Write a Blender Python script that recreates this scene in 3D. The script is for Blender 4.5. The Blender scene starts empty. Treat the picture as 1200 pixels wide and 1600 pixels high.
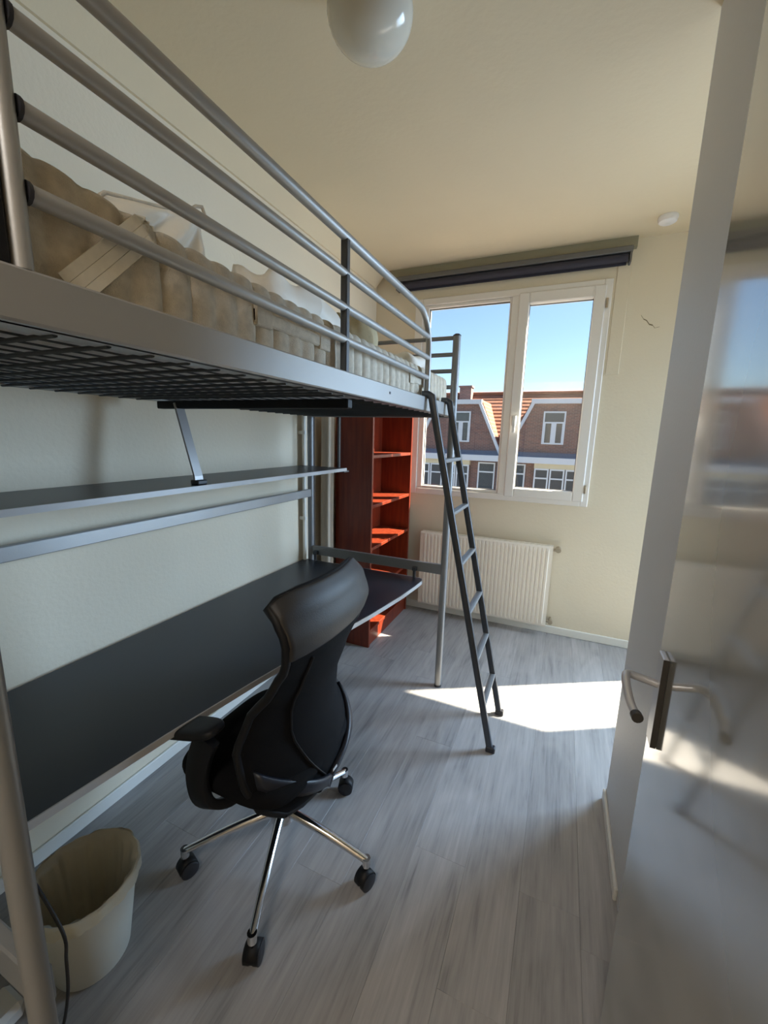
import bpy, bmesh, math, random
from mathutils import Vector, Matrix
random.seed(7)
SC = bpy.context.scene
COL = SC.collection

# ------------------------------------------------------------------ camera
FPX = 638.1
cam_d = bpy.data.cameras.new('camera')
cam = bpy.data.objects.new('camera', cam_d); COL.objects.link(cam)
cam_d.sensor_fit = 'HORIZONTAL'; cam_d.sensor_width = 36.0
cam_d.lens = 36.0 * FPX / 1200.0
cam_d.clip_start = 0.02; cam_d.clip_end = 400
_y, _p, _r = math.radians(-23.377), math.radians(10.485), math.radians(-1.569)
fw = Vector((math.sin(_y) * math.cos(_p), math.cos(_y) * math.cos(_p), -math.sin(_p)))
rt = Vector((math.cos(_y), -math.sin(_y), 0)); dn = fw.cross(rt)
rt2 = rt * math.cos(_r) + dn * math.sin(_r); dn2 = -rt * math.sin(_r) + dn * math.cos(_r)
m = Matrix((rt2, -dn2, -fw)).transposed().to_4x4(); m.translation = Vector((0, 0, 1.5))
cam.matrix_world = m
SC.camera = cam

# ------------------------------------------------------------------ world, sun, exposure
SUN_AZ, SUN_EL = math.radians(30.2), math.radians(43.8)      # azimuth counted from +X towards +Y
W = bpy.data.worlds.new('sky'); SC.world = W; W.use_nodes = True
nt = W.node_tree; nt.nodes.clear()
sky = nt.nodes.new('ShaderNodeTexSky'); sky.sky_type = 'NISHITA'; sky.sun_disc = False
sky.sun_elevation = SUN_EL; sky.sun_rotation = math.pi / 2 - SUN_AZ
sky.altitude = 0; sky.air_density = 1.0; sky.dust_density = 0.4; sky.ozone_density = 3.0
bg = nt.nodes.new('ShaderNodeBackground'); bg.inputs['Strength'].default_value = 0.25
wo = nt.nodes.new('ShaderNodeOutputWorld')
nt.links.new(sky.outputs[0], bg.inputs[0]); nt.links.new(bg.outputs[0], wo.inputs[0])
sun_d = bpy.data.lights.new('sun', 'SUN'); sun_d.energy = 42.0; sun_d.angle = math.radians(0.55)
sun_d.color = (1.0, 0.87, 0.70)
sun = bpy.data.objects.new('sun', sun_d); COL.objects.link(sun)
sdir = Vector((math.cos(SUN_EL) * math.cos(SUN_AZ), math.cos(SUN_EL) * math.sin(SUN_AZ), math.sin(SUN_EL)))
sun.rotation_euler = sdir.to_track_quat('Z', 'Y').to_euler(); sun.location = sdir * 30
def area(name, loc, target, sx, sy, power, col):
    d = bpy.data.lights.new(name, 'AREA'); d.shape = 'RECTANGLE'; d.size = sx; d.size_y = sy
    d.energy = power; d.color = col
    o = bpy.data.objects.new(name, d); COL.objects.link(o); o.location = loc
    o.rotation_euler = (Vector(loc) - Vector(target)).to_track_quat('Z', 'Y').to_euler()
    return o
# added fill lights: one inside the unseen balcony window, one in the unseen hall
bd = area('window_fill', (1.80, 3.27, 1.45), (-1.3, 1.2, 0.2), 0.9, 1.9, 68, (0.50, 0.72, 1.0))
bd.data.spread = math.radians(115)
area('hall_fill', (-0.2, -1.0, 2.7), (-0.2, -0.9, 0), 0.5, 0.5, 24, (1.0, 0.95, 0.89))
vs = SC.view_settings
vs.view_transform = 'Standard'; vs.look = 'None'; vs.gamma = 1.0; vs.use_curve_mapping = False
vs.exposure = 0.0
SC.cycles.max_bounces = 14; SC.cycles.diffuse_bounces = 8; SC.cycles.transparent_max_bounces = 16
SC.cycles.use_denoising = True
SC.cycles.sample_clamp_indirect = 6.0

# ------------------------------------------------------------------ materials
def newmat(name):
    m = bpy.data.materials.new(name); m.use_nodes = True
    return m, m.node_tree, m.node_tree.nodes['Principled BSDF']
def mat(name, col, rough=0.5, metal=0.0, noise=0.0, nscale=20.0, bump=0.0, bscale=200.0, coat=0.0, spec=0.5, stretch=(1, 1, 1)):
    m, t, b = newmat(name)
    b.inputs['Roughness'].default_value = rough; b.inputs['Metallic'].default_value = metal
    b.inputs['Coat Weight'].default_value = coat; b.inputs['Coat Roughness'].default_value = 0.08
    b.inputs['Specular IOR Level'].default_value = spec
    b.inputs['Base Color'].default_value = (*col, 1)
    tc = t.nodes.new('ShaderNodeTexCoord')
    mp = t.nodes.new('ShaderNodeMapping'); mp.inputs['Scale'].default_value = stretch
    t.links.new(tc.outputs['Object'], mp.inputs[0])
    if noise > 0:
        n = t.nodes.new('ShaderNodeTexNoise'); n.inputs['Scale'].default_value = nscale; n.inputs['Detail'].default_value = 6
        t.links.new(mp.outputs[0], n.inputs['Vector'])
        r = t.nodes.new('ShaderNodeMapRange'); r.inputs[1].default_value = 0.3; r.inputs[2].default_value = 0.7
        r.inputs[3].default_value = 1 - noise; r.inputs[4].default_value = 1 + noise
        t.links.new(n.outputs[0], r.inputs[0])
        mx = t.nodes.new('ShaderNodeMix'); mx.data_type = 'RGBA'; mx.blend_type = 'MULTIPLY'; mx.inputs[0].default_value = 1
        mx.inputs[6].default_value = (*col, 1)
        t.links.new(r.outputs[0], mx.inputs[7]); t.links.new(mx.outputs[2], b.inputs['Base Color'])
    if bump > 0:
        n2 = t.nodes.new('ShaderNodeTexNoise'); n2.inputs['Scale'].default_value = bscale; n2.inputs['Detail'].default_value = 3
        t.links.new(mp.outputs[0], n2.inputs['Vector'])
        bp = t.nodes.new('ShaderNodeBump'); bp.inputs['Strength'].default_value = bump; bp.inputs['Distance'].default_value = 0.004
        t.links.new(n2.outputs[0], bp.inputs['Height']); t.links.new(bp.outputs[0], b.inputs['Normal'])
    return m
M = {}
M['wall'] = mat('wall_paint', (0.74, 0.665, 0.525), 0.85, bump=0.25, bscale=60, noise=0.015, nscale=3)
M['ceiling'] = mat('ceiling_paint', (0.74, 0.64, 0.46), 0.9, bump=0.2, bscale=40, noise=0.015, nscale=3)
M['partition'] = mat('grey_white_paint', (0.60, 0.60, 0.60), 0.55, bump=0.15, bscale=90)
M['trim'] = mat('white_gloss_trim', (0.78, 0.77, 0.72), 0.35)
M['shade_olive'] = mat('olive_shade', (0.30, 0.28, 0.20), 0.8)
M['pvc'] = mat('white_plastic_frame', (0.80, 0.77, 0.73), 0.35)
M['gasket'] = mat('dark_gasket', (0.05, 0.05, 0.05), 0.6)
M['radiator'] = mat('radiator_enamel', (0.86, 0.80, 0.70), 0.4)
M['brass'] = mat('dull_valve_metal', (0.45, 0.38, 0.28), 0.45, 0.6)
M['blind'] = mat('navy_blind', (0.035, 0.035, 0.055), 0.7)
M['blindrail'] = mat('grey_blind_rail', (0.14, 0.14, 0.14), 0.45, 0.2)
M['silver'] = mat('silver_lacquered_steel', (0.36, 0.36, 0.355), 0.42, 0.4, bump=0.05, bscale=300)
M['leg'] = mat('grey_lacquered_steel', (0.23, 0.235, 0.24), 0.4, 0.35)
M['charcoal'] = mat('charcoal_steel', (0.07, 0.075, 0.085), 0.38, 0.4)
M['black'] = mat('black_plastic', (0.008, 0.008, 0.009), 0.55, spec=0.3)
M['capblack'] = mat('black_cap', (0.02, 0.02, 0.025), 0.5)
M['wire'] = mat('bed_wire', (0.05, 0.055, 0.06), 0.5, 0.2)
M['desk'] = mat('blue_black_laminate', (0.022, 0.026, 0.036), 0.36, noise=0.15, nscale=900, bump=0.03, bscale=600)
M['deskedge'] = mat('grey_edge_band', (0.42, 0.42, 0.42), 0.4)
M['mattress'] = mat('beige_ticking', (0.62, 0.56, 0.455), 0.95, noise=0.12, nscale=60, bump=0.5, bscale=500)
M['mattop'] = mat('grey_underside', (0.55, 0.56, 0.57), 0.95, noise=0.1, nscale=40)
M['strap'] = mat('cream_webbing', (0.74, 0.70, 0.60), 0.7, noise=0.05, nscale=80)
M['film'] = mat('cream_plastic_film', (0.80, 0.74, 0.62), 0.4, bump=0.4, bscale=25)
M['sheet'] = mat('white_bedding', (0.84, 0.81, 0.74), 0.8, bump=0.4, bscale=30)
M['pillow'] = mat('olive_beige_fabric', (0.45, 0.39, 0.25), 0.9, noise=0.08, nscale=50)
M['cable'] = mat('black_rubber', (0.01, 0.01, 0.012), 0.45)
M['plug'] = mat('white_plastic', (0.75, 0.75, 0.73), 0.4)
M['bin'] = mat('cream_bin_plastic', (0.74, 0.74, 0.66), 0.45)
M['liner'] = mat('translucent_liner', (0.60, 0.59, 0.50), 0.4, bump=0.5, bscale=30)
M['chrome'] = mat('polished_chrome', (0.72, 0.73, 0.75), 0.14, 1.0)
M['mesh'] = mat('black_mesh_fabric', (0.006, 0.006, 0.007), 0.85, bump=0.5, bscale=900, spec=0.15)
M['leather'] = mat('black_leather', (0.022, 0.019, 0.017), 0.5, bump=0.12, bscale=300)
M['navyplastic'] = mat('dark_navy_plastic', (0.016, 0.018, 0.026), 0.42)
M['white_tag'] = mat('white_tag', (0.6, 0.6, 0.6), 0.6)
M['door'] = mat('glossy_door_paint', (0.26, 0.255, 0.225), 0.135, bump=0.05, bscale=14, spec=0.9, coat=1.0)
M['handle'] = mat('brushed_aluminium', (0.52, 0.52, 0.54), 0.3, 0.4)
M['handledark'] = mat('dark_handle_edge', (0.05, 0.045, 0.04), 0.4, 0.3)
M['globe'] = mat('opal_glass', (0.66, 0.64, 0.56), 0.12)
M['detector'] = mat('white_detector', (0.80, 0.78, 0.78), 0.5)
M['pale_cloth'] = mat('pale_curtain', (0.60, 0.54, 0.45), 0.9, bump=0.2, bscale=200)
M['brown'] = mat('gap_shadow_brown', (0.05, 0.03, 0.02), 0.6)
M['stain'] = mat('plaster_crack', (0.22, 0.17, 0.10), 0.9)
M['hwhite'] = mat('exterior_white_paint', (0.62, 0.66, 0.74), 0.6)
M['hcream'] = mat('exterior_cream_paint', (0.62, 0.56, 0.42), 0.6)
M['hglass'] = mat('house_window_glass', (0.06, 0.07, 0.09), 0.1)
M['lead'] = mat('slate_blue_lead', (0.14, 0.15, 0.20), 0.6)
M['asphalt'] = mat('street_paving', (0.16, 0.15, 0.14), 0.9, noise=0.1, nscale=2)

def wood(name, c1, c2, rough=0.4, axis='z', scale=1.0):
    m, t, b = newmat(name); b.inputs['Roughness'].default_value = rough
    tc = t.nodes.new('ShaderNodeTexCoord'); mp = t.nodes.new('ShaderNodeMapping')
    mp.inputs['Scale'].default_value = (14 * scale, 14 * scale, 1.2 * scale) if axis == 'z' else (14 * scale, 1.2 * scale, 14 * scale)
    n = t.nodes.new('ShaderNodeTexNoise'); n.inputs['Scale'].default_value = 3; n.inputs['Detail'].default_value = 8
    r = t.nodes.new('ShaderNodeValToRGB')
    r.color_ramp.elements[0].position = 0.3; r.color_ramp.elements[1].position = 0.75
    r.color_ramp.elements[0].color = (*c1, 1); r.color_ramp.elements[1].color = (*c2, 1)
    t.links.new(tc.outputs['Object'], mp.inputs[0]); t.links.new(mp.outputs[0], n.inputs['Vector'])
    t.links.new(n.outputs[0], r.inputs[0]); t.links.new(r.outputs[0], b.inputs['Base Color'])
    return m
M['cherry'] = wood('cherry_veneer', (0.12, 0.014, 0.005), (0.22, 0.034, 0.010), 0.38)

def plank_mat():
    m, t, b = newmat('grey_oak_laminate'); b.inputs['Roughness'].default_value = 0.38
    tc = t.nodes.new('ShaderNodeTexCoord'); oi = t.nodes.new('ShaderNodeObjectInfo')
    mul = t.nodes.new('ShaderNodeVectorMath'); mul.operation = 'MULTIPLY_ADD'
    mul.inputs[1].default_value = (1, 1, 1)
    cmb = t.nodes.new('ShaderNodeCombineXYZ')
    k = t.nodes.new('ShaderNodeMath'); k.operation = 'MULTIPLY'; k.inputs[1].default_value = 37.0
    t.links.new(oi.outputs['Random'], k.inputs[0])
    for i in range(3): t.links.new(k.outputs[0], cmb.inputs[i])
    t.links.new(tc.outputs['Object'], mul.inputs[0]); t.links.new(cmb.outputs[0], mul.inputs[2])
    mp = t.nodes.new('ShaderNodeMapping'); mp.inputs['Scale'].default_value = (34, 1.6, 1)
    t.links.new(mul.outputs[0], mp.inputs[0])
    n = t.nodes.new('ShaderNodeTexNoise'); n.inputs['Scale'].default_value = 2.2; n.inputs['Detail'].default_value = 9
    n.inputs['Roughness'].default_value = 0.65
    t.links.new(mp.outputs[0], n.inputs['Vector'])
    mp2 = t.nodes.new('ShaderNodeMapping'); mp2.inputs['Scale'].default_value = (7, 1.6, 1)
    t.links.new(mul.outputs[0], mp2.inputs[0])
    n2 = t.nodes.new('ShaderNodeTexNoise'); n2.inputs['Scale'].default_value = 1.4; n2.inputs['Detail'].default_value = 3
    n2.inputs['Distortion'].default_value = 1.2
    t.links.new(mp2.outputs[0], n2.inputs['Vector'])
    r = t.nodes.new('ShaderNodeValToRGB')
    e = r.color_ramp.elements
    e[0].position = 0.28; e[0].color = (0.19, 0.188, 0.19, 1); e[1].position = 0.66; e[1].color = (0.45, 0.435, 0.43, 1)
    e2 = r.color_ramp.elements.new(0.45); e2.color = (0.345, 0.335, 0.332, 1)
    ad = t.nodes.new('ShaderNodeMath'); ad.operation = 'MULTIPLY_ADD'; ad.inputs[1].default_value = 0.55
    h = t.nodes.new('ShaderNodeMath'); h.operation = 'MULTIPLY'; h.inputs[1].default_value = 0.45
    t.links.new(n2.outputs[0], h.inputs[0]); t.links.new(n.outputs[0], ad.inputs[0]); t.links.new(h.outputs[0], ad.inputs[2])
    t.links.new(ad.outputs[0], r.inputs[0])
    br = t.nodes.new('ShaderNodeMapRange'); br.inputs[3].default_value = 0.80; br.inputs[4].default_value = 1.16
    t.links.new(oi.outputs['Color'], br.inputs[0])
    mx = t.nodes.new('ShaderNodeMix'); mx.data_type = 'RGBA'; mx.blend_type = 'MULTIPLY'; mx.inputs[0].default_value = 1
    t.links.new(r.outputs[0], mx.inputs[6]); t.links.new(br.outputs[0], mx.inputs[7])
    t.links.new(mx.outputs[2], b.inputs['Base Color'])
    bp = t.nodes.new('ShaderNodeBump'); bp.inputs['Strength'].default_value = 0.15; bp.inputs['Distance'].default_value = 0.002
    t.links.new(n.outputs[0], bp.inputs['Height']); t.links.new(bp.outputs[0], b.inputs['Normal'])
    return m
M['plank'] = plank_mat()

def brick_mat():
    m, t, b = newmat('brown_brickwork'); b.inputs['Roughness'].default_value = 0.9
    tc = t.nodes.new('ShaderNodeTexCoord'); sp = t.nodes.new('ShaderNodeSeparateXYZ'); cb = t.nodes.new('ShaderNodeCombineXYZ')
    t.links.new(tc.outputs['Object'], sp.inputs[0])
    ax = t.nodes.new('ShaderNodeMath'); ax.operation = 'ADD'
    t.links.new(sp.outputs[0], ax.inputs[0]); t.links.new(sp.outputs[1], ax.inputs[1])
    t.links.new(ax.outputs[0], cb.inputs[0]); t.links.new(sp.outputs[2], cb.inputs[1])
    bt = t.nodes.new('ShaderNodeTexBrick'); bt.inputs['Scale'].default_value = 1.0
    bt.inputs['Color1'].default_value = (0.24, 0.115, 0.095, 1); bt.inputs['Color2'].default_value = (0.15, 0.085, 0.08, 1)
    bt.inputs['Mortar'].default_value = (0.27, 0.22, 0.20, 1); bt.inputs['Mortar Size'].default_value = 0.008
    bt.inputs['Brick Width'].default_value = 0.22; bt.inputs['Row Height'].default_value = 0.07
    t.links.new(cb.outputs[0], bt.inputs['Vector'])
    t.links.new(bt.outputs[0], b.inputs['Base Color'])
    return m
M['brick'] = brick_mat()
def tile_mat():
    m, t, b = newmat('orange_roof_tile'); b.inputs['Roughness'].default_value = 0.8
    tc = t.nodes.new('ShaderNodeTexCoord')
    n = t.nodes.new('ShaderNodeTexNoise'); n.inputs['Scale'].default_value = 6; n.inputs['Detail'].default_value = 5
    t.links.new(tc.outputs['Object'], n.inputs['Vector'])
    r = t.nodes.new('ShaderNodeValToRGB')
    r.color_ramp.elements[0].color = (0.15, 0.055, 0.03, 1); r.color_ramp.elements[1].color = (0.25, 0.105, 0.062, 1)
    t.links.new(n.outputs[0], r.inputs[0])
    w = t.nodes.new('ShaderNodeTexWave'); w.bands_direction = 'Z'; w.inputs['Scale'].default_value = 1.6
    t.links.new(tc.outputs['Object'], w.inputs['Vector'])
    bp = t.nodes.new('ShaderNodeBump'); bp.inputs['Strength'].default_value = 0.5; bp.inputs['Distance'].default_value = 0.05
    t.links.new(w.outputs['Fac'], bp.inputs['Height']); t.links.new(bp.outputs[0], b.inputs['Normal'])
    t.links.new(r.outputs[0], b.inputs['Base Color'])
    return m
M['tile'] = tile_mat()
def glass_mat():
    m = bpy.data.materials.new('window_glass'); m.use_nodes = True; t = m.node_tree; t.nodes.clear()
    o = t.nodes.new('ShaderNodeOutputMaterial'); mx = t.nodes.new('ShaderNodeMixShader')
    tr = t.nodes.new('ShaderNodeBsdfTransparent'); tr.inputs[0].default_value = (0.96, 0.98, 0.97, 1)
    gl = t.nodes.new('ShaderNodeBsdfGlossy'); gl.inputs['Roughness'].default_value = 0.02
    lw = t.nodes.new('ShaderNodeLayerWeight'); pw5 = t.nodes.new('ShaderNodeMath'); pw5.operation = 'POWER'; pw5.inputs[1].default_value = 5
    fr = t.nodes.new('ShaderNodeMath'); fr.operation = 'MULTIPLY_ADD'; fr.inputs[1].default_value = 0.96; fr.inputs[2].default_value = 0.04
    t.links.new(lw.outputs['Facing'], pw5.inputs[0]); t.links.new(pw5.outputs[0], fr.inputs[0])
    t.links.new(fr.outputs[0], mx.inputs[0]); t.links.new(tr.outputs[0], mx.inputs[1]); t.links.new(gl.outputs[0], mx.inputs[2])
    t.links.new(mx.outputs[0], o.inputs[0])
    return m
M['glass'] = glass_mat()

# ------------------------------------------------------------------ mesh helpers
class MB:
    """collects shapes into one mesh"""
    def __init__(s): s.v = []; s.f = []
    def add(s, vs, fs):
        o = len(s.v); s.v += [tuple(v) for v in vs]; s.f += [tuple(i + o for i in f) for f in fs]; return s
    def box(s, x0, x1, y0, y1, z0, z1, bev=0.0, mtx=None):
        if bev <= 0:
            vs = [(x, y, z) for x in (x0, x1) for y in (y0, y1) for z in (z0, z1)]
            fs = [(0, 1, 3, 2), (4, 6, 7, 5), (0, 4, 5, 1), (2, 3, 7, 6), (0, 2, 6, 4), (1, 5, 7, 3)]
        else:
            bm = bmesh.new(); bmesh.ops.create_cube(bm, size=1)
            for v in bm.verts:
                v.co = Vector(((x0 + x1) / 2 + v.co.x * (x1 - x0), (y0 + y1) / 2 + v.co.y * (y1 - y0), (z0 + z1) / 2 + v.co.z * (z1 - z0)))
            bmesh.ops.bevel(bm, geom=bm.edges[:], offset=bev, segments=1, affect='EDGES')
            bm.verts.index_update()
            vs = [tuple(v.co) for v in bm.verts]; fs = [tuple(v.index for v in f.verts) for f in bm.faces]; bm.free()
        if mtx is not None: vs = [tuple(mtx @ Vector(v)) for v in vs]
        return s.add(vs, fs)
    def tube(s, pts, r, n=12, caps=True, flat=None, up=(0, 0, 1)):
        """sweep a circle (or a rectangle flat=(a,b)) along pts; r may be a list"""
        P = [Vector(p) for p in pts]; rs = r if isinstance(r, (list, tuple)) else [r] * len(P)
        T = []
        for i in range(len(P)):
            if i == 0: t = P[1] - P[0]
            elif i == len(P) - 1: t = P[-1] - P[-2]
            else: t = (P[i + 1] - P[i]).normalized() + (P[i] - P[i - 1]).normalized()
            T.append(t.normalized())
        u = Vector(up)
        if abs(u.dot(T[0])) > 0.98: u = Vector((1, 0, 0)) if abs(T[0].x) < 0.9 else Vector((0, 1, 0))
        N = (u - T[0] * u.dot(T[0])).normalized(); vs = []; k = n
        for i in range(len(P)):
            N = (N - T[i] * N.dot(T[i])).normalized(); B = T[i].cross(N)
            sc = 1.0
            if 0 < i < len(P) - 1:
                c = T[i].dot((P[i + 1] - P[i]).normalized()); sc = 1 / max(c, 0.5)
            if flat:
                a, b = flat; q = min(a, b) * 0.18
                ring = [(-a + q, -b), (a - q, -b), (a, -b + q), (a, b - q), (a - q, b), (-a + q, b), (-a, b - q), (-a, -b + q)]
                k = 8
                for (g, h) in ring: vs.append(P[i] + N * g * sc + B * h)
            else:
                for j in range(n):
                    an = 2 * math.pi * j / n
                    vs.append(P[i] + (N * math.cos(an) * sc + B * math.sin(an)) * rs[i])
        fs = []
        for i in range(len(P) - 1):
            for j in range(k):
                a = i * k + j; b = i * k + (j + 1) % k; fs.append((a, b, b + k, a + k))
        if caps:
            fs.append(tuple(range(k - 1, -1, -1))); fs.append(tuple((len(P) - 1) * k + j for j in range(k)))
        return s.add(vs, fs)
    def lathe(s, prof, n=32, c=(0, 0, 0), closed=False):
        vs = []; fs = []
        for (r, z) in prof:
            for j in range(n):
                a = 2 * math.pi * j / n; vs.append((c[0] + r * math.cos(a), c[1] + r * math.sin(a), c[2] + z))
        for i in range(len(prof) - 1):
            for j in range(n):
                a = i * n + j; b = i * n + (j + 1) % n; fs.append((a, b, b + n, a + n))
        return s.add(vs, fs)
    def grid(s, nu, nv, fn, flip=False):
        vs = [fn(i / nu, j / nv) for j in range(nv + 1) for i in range(nu + 1)]; fs = []
        for j in range(nv):
            for i in range(nu):
                a = j * (nu + 1) + i; q = (a, a + 1, a + nu + 2, a + nu + 1)
                fs.append(q[::-1] if flip else q)
        return s.add(vs, fs)
    def prism(s, poly, axis, a, b):
        """extrude 2-D polygon along axis ('x','y','z') from a to b"""
        n = len(poly)
        def p(q, w):
            return (w, q[0], q[1]) if axis == 'x' else (q[0], w, q[1]) if axis == 'y' else (q[0], q[1], w)
        vs = [p(q, a) for q in poly] + [p(q, b) for q in poly]
        fs = [tuple(range(n))[::-1], tuple(range(n, 2 * n))]
        for i in range(n): fs.append((i, (i + 1) % n, n + (i + 1) % n, n + i))
        return s.add(vs, fs)
    def build(s, name, material, parent=None, smooth=None, fix=True):
        me = bpy.data.meshes.new(name)
        off = origin(parent) if parent else Vector((0, 0, 0))
        me.from_pydata([tuple(Vector(v) - off) for v in s.v], [], s.f)
        if fix:
            bm = bmesh.new(); bm.from_mesh(me); bmesh.ops.recalc_face_normals(bm, faces=bm.faces[:]); bm.to_mesh(me); bm.free()
        mats = material if isinstance(material, list) else [material]
        for mm in mats: me.materials.append(mm)
        if smooth is not None:
            me.polygons.foreach_set('use_smooth', [True] * len(me.polygons))
            me.set_sharp_from_angle(angle=math.radians(smooth))
        me.update()
        o = bpy.data.objects.new(name, me); COL.objects.link(o)
        if parent: o.parent = parent
        return o
def origin(o):
    v = Vector(o.location)
    while o.parent: o = o.parent; v += Vector(o.location)
    return v
def tag(o, label=None, cat=None, group=None, kind=None):
    if label: o['label'] = label
    if cat: o['category'] = cat
    if group: o['group'] = group
    if kind: o['kind'] = kind
    return o
def thing(name, label, cat, loc=(0, 0, 0), group=None):
    o = bpy.data.objects.new(name, None); COL.objects.link(o); o.location = loc
    o.empty_display_size = 0.1
    return tag(o, label, cat, group)
def lab(o, s): o['label'] = s; return o
def struct(o): o['kind'] = 'structure'; return o
def arc(c, r, a0, a1, n, plane='yz'):
    out = []
    for i in range(n + 1):
        a = a0 + (a1 - a0) * i / n; p, q = r * math.cos(a), r * math.sin(a)
        out.append((c[0], c[1] + p, c[2] + q) if plane == 'yz' else (c[0] + p, c[1], c[2] + q) if plane == 'xz' else (c[0] + p, c[1] + q, c[2]))
    return out
def smoothpts(P, n=6):
    out = []
    P = [Vector(p) for p in P]
    for i in range(len(P) - 1):
        p0 = P[max(i - 1, 0)]; p1 = P[i]; p2 = P[i + 1]; p3 = P[min(i + 2, len(P) - 1)]
        for k in range(n):
            t = k / n
            out.append(0.5 * ((2 * p1) + (-p0 + p2) * t + (2 * p0 - 5 * p1 + 4 * p2 - p3) * t * t + (-p0 + 3 * p1 - 3 * p2 + p3) * t ** 3))
    out.append(P[-1]); return out
def interp(tab, z):
    if z <= tab[0][0]: return tab[0][1]
    for (a, p), (b, q) in zip(tab, tab[1:]):
        if z <= b:
            t = (z - a) / (b - a); t = t * t * (3 - 2 * t) * 0.5 + t * 0.5; return p + (q - p) * t
    return tab[-1][1]

# ------------------------------------------------------------------ room shell
XL, YF, ZC, XR, YC, XR2, YN = -1.55, 3.31, 2.80, 0.303, 1.756, 2.80, 0.04
floor = struct(MB().box(-1.8, 3.0, -1.6, 3.5, -0.25, -0.012).build('floor', M['gasket']))
pw, pl = 0.185, 1.285
xs = -1.66; k = 0; cache = {}
while xs < XR2:
    y0 = -1.5 - random.random() * pl; rowb = random.random()
    while y0 < YF:
        a, b = max(y0, -1.55), min(y0 + pl, YF + 0.02)
        if b - a > 0.05:
            key = round(b - a, 3)
            if key not in cache:
                bm = MB().box(-pw / 2 + 0.0002, pw / 2 - 0.0002, -(b - a) / 2 + 0.0001, (b - a) / 2 - 0.0001, -0.012, 0.0, 0.0006)
                o = bm.build('plank', M['plank']); cache[key] = o.data
            else:
                o = bpy.data.objects.new('plank', cache[key]); COL.objects.link(o)
            g_ = min(1.0, max(0.0, rowb + random.uniform(-0.12, 0.12))); o.color = (g_, g_, g_, 1)
            o.parent = floor; o.location = (xs + pw / 2, (a + b) / 2, 0)
        y0 += pl
    xs += pw
ceil = struct(MB().box(-1.8, 3.0, -1.6, 3.45, ZC, ZC + 0.2).build('ceiling', M['ceiling']))
wl = struct(MB().box(XL - 0.15, XL, YN - 0.1, YF + 0.1, -0.012, ZC).build('wall_left', M['wall']))
# window opening and balcony-window opening in the far wall
W1 = (-1.20, 0.19, 1.03, 2.575); W2 = (1.31, 2.30, 0.35, 2.50); WT = 0.10
wf = MB()
for x0, x1, z0, z1 in ((XL - 0.15, W1[0], -0.012, ZC), (W1[0], W1[1], -0.012, W1[2]), (W1[0], W1[1], W1[3], ZC), (W1[1], W2[0], -0.012, ZC),
                       (W2[0], W2[1], -0.012, W2[2]), (W2[0], W2[1], W2[3], ZC), (W2[1], XR2 + 0.15, -0.012, ZC)):
    wf.box(x0, x1, YF, YF + WT, z0, z1)
wall_far = struct(wf.build('wall_far', M['wall']))
wr = struct(MB().box(XR, XR + 0.12, YN - 0.1, YC, -0.012, ZC).build('wall_right', M['partition']))
struct(MB().box(XR + 0.12, XR2 + 0.15, YC - 0.12, YC, -0.012, ZC).build('wall_recess_near', M['wall']))
struct(MB().box(XR2, XR2 + 0.15, YC, YF, -0.012, ZC).build('wall_recess_right', M['wall']))
# near wall with the doorway the camera stands in, hall behind
nw = MB().box(XL, -0.68, -0.08, YN, -0.012, ZC).box(0.255, XR, -0.08, YN, -0.012, ZC).box(-0.68, 0.255, -0.08, YN, 2.36, ZC)
struct(nw.build('wall_near', M['wall']))
hw = MB().box(-1.5, -1.4, -1.5, -0.08, -0.012, ZC).box(1.1, 1.2, -1.5, -0.08, -0.012, ZC).box(-1.5, 1.2, -1.6, -1.5, -0.012, ZC).box(XR, 1.2, -0.14, -0.06, -0.012, ZC)
struct(hw.build('wall_hall', M['wall']))

def skirting(name, x0, x1, y0, y1, h=0.055):
    return struct(MB().box(x0, x1, y0, y1, 0.0, h, 0.004).build(name, M['trim']))
skirting('baseboard_left', XL, XL + 0.014, YN, YF, 0.055)
skirting('baseboard_far', XL + 0.02, XR2, YF - 0.014, YF, 0.062)
skirting('baseboard_right', XR - 0.012, XR, 1.33, YC + 0.012, 0.05)
skirting('baseboard_recess', XR, XR2, YC, YC + 0.014, 0.06)
struct(MB().prism([(XL, 2.685), (XL + 0.012, 2.685), (XL + 0.115, ZC), (XL, ZC)], 'y', YN, YF - 0.045).build('trim_3', M['ceiling']))
# thin plaster strip beside the window, board coloured olive for the shade under the ceiling
struct(MB().box(0.205, 0.285, YF - 0.008, YF, 1.96, 2.73, 0.002).build('trim_1', M['wall']))
struct(MB().box(-1.43, 0.30, YF - 0.045, YF, 2.738, ZC).build('trim_2', M['shade_olive']))

# ------------------------------------------------------------------ window_1
def ring(mb, x0, x1, z0, z1, y0, y1, l, r, b, t, bev=0.004):
    mb.box(x0, x0 + l, y0, y1, z0, z1, bev); mb.box(x1 - r, x1, y0, y1, z0, z1, bev)
    mb.box(x0 + l, x1 - r, y0, y1, z0, z0 + b, bev); mb.box(x0 + l, x1 - r, y0, y1, z1 - t, z1, bev)
    return mb
win = ring(MB(), W1[0], W1[1], W1[2], W1[3], YF - 0.012, YF + 0.075, 0.065, 0.05, 0.05, 0.05)
win.box(-0.455, -0.385, YF - 0.012, YF + 0.075, 1.08, 2.525, 0.004)
window1 = struct(win.build('window_1', M['pvc']))
sl = ring(MB(), -1.135, -0.455, 1.08, 2.525, YF + 0.0, YF + 0.07, 0.045, 0.015, 0.022, 0.022)
lab(sl.build('glazing_bead', M['pvc'], window1), 'white glazing bead round the fixed left pane')
sr = ring(MB(), -0.405, 0.155, 1.065, 2.54, YF - 0.022, YF + 0.065, 0.072, 0.072, 0.07, 0.075, 0.006)
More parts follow.
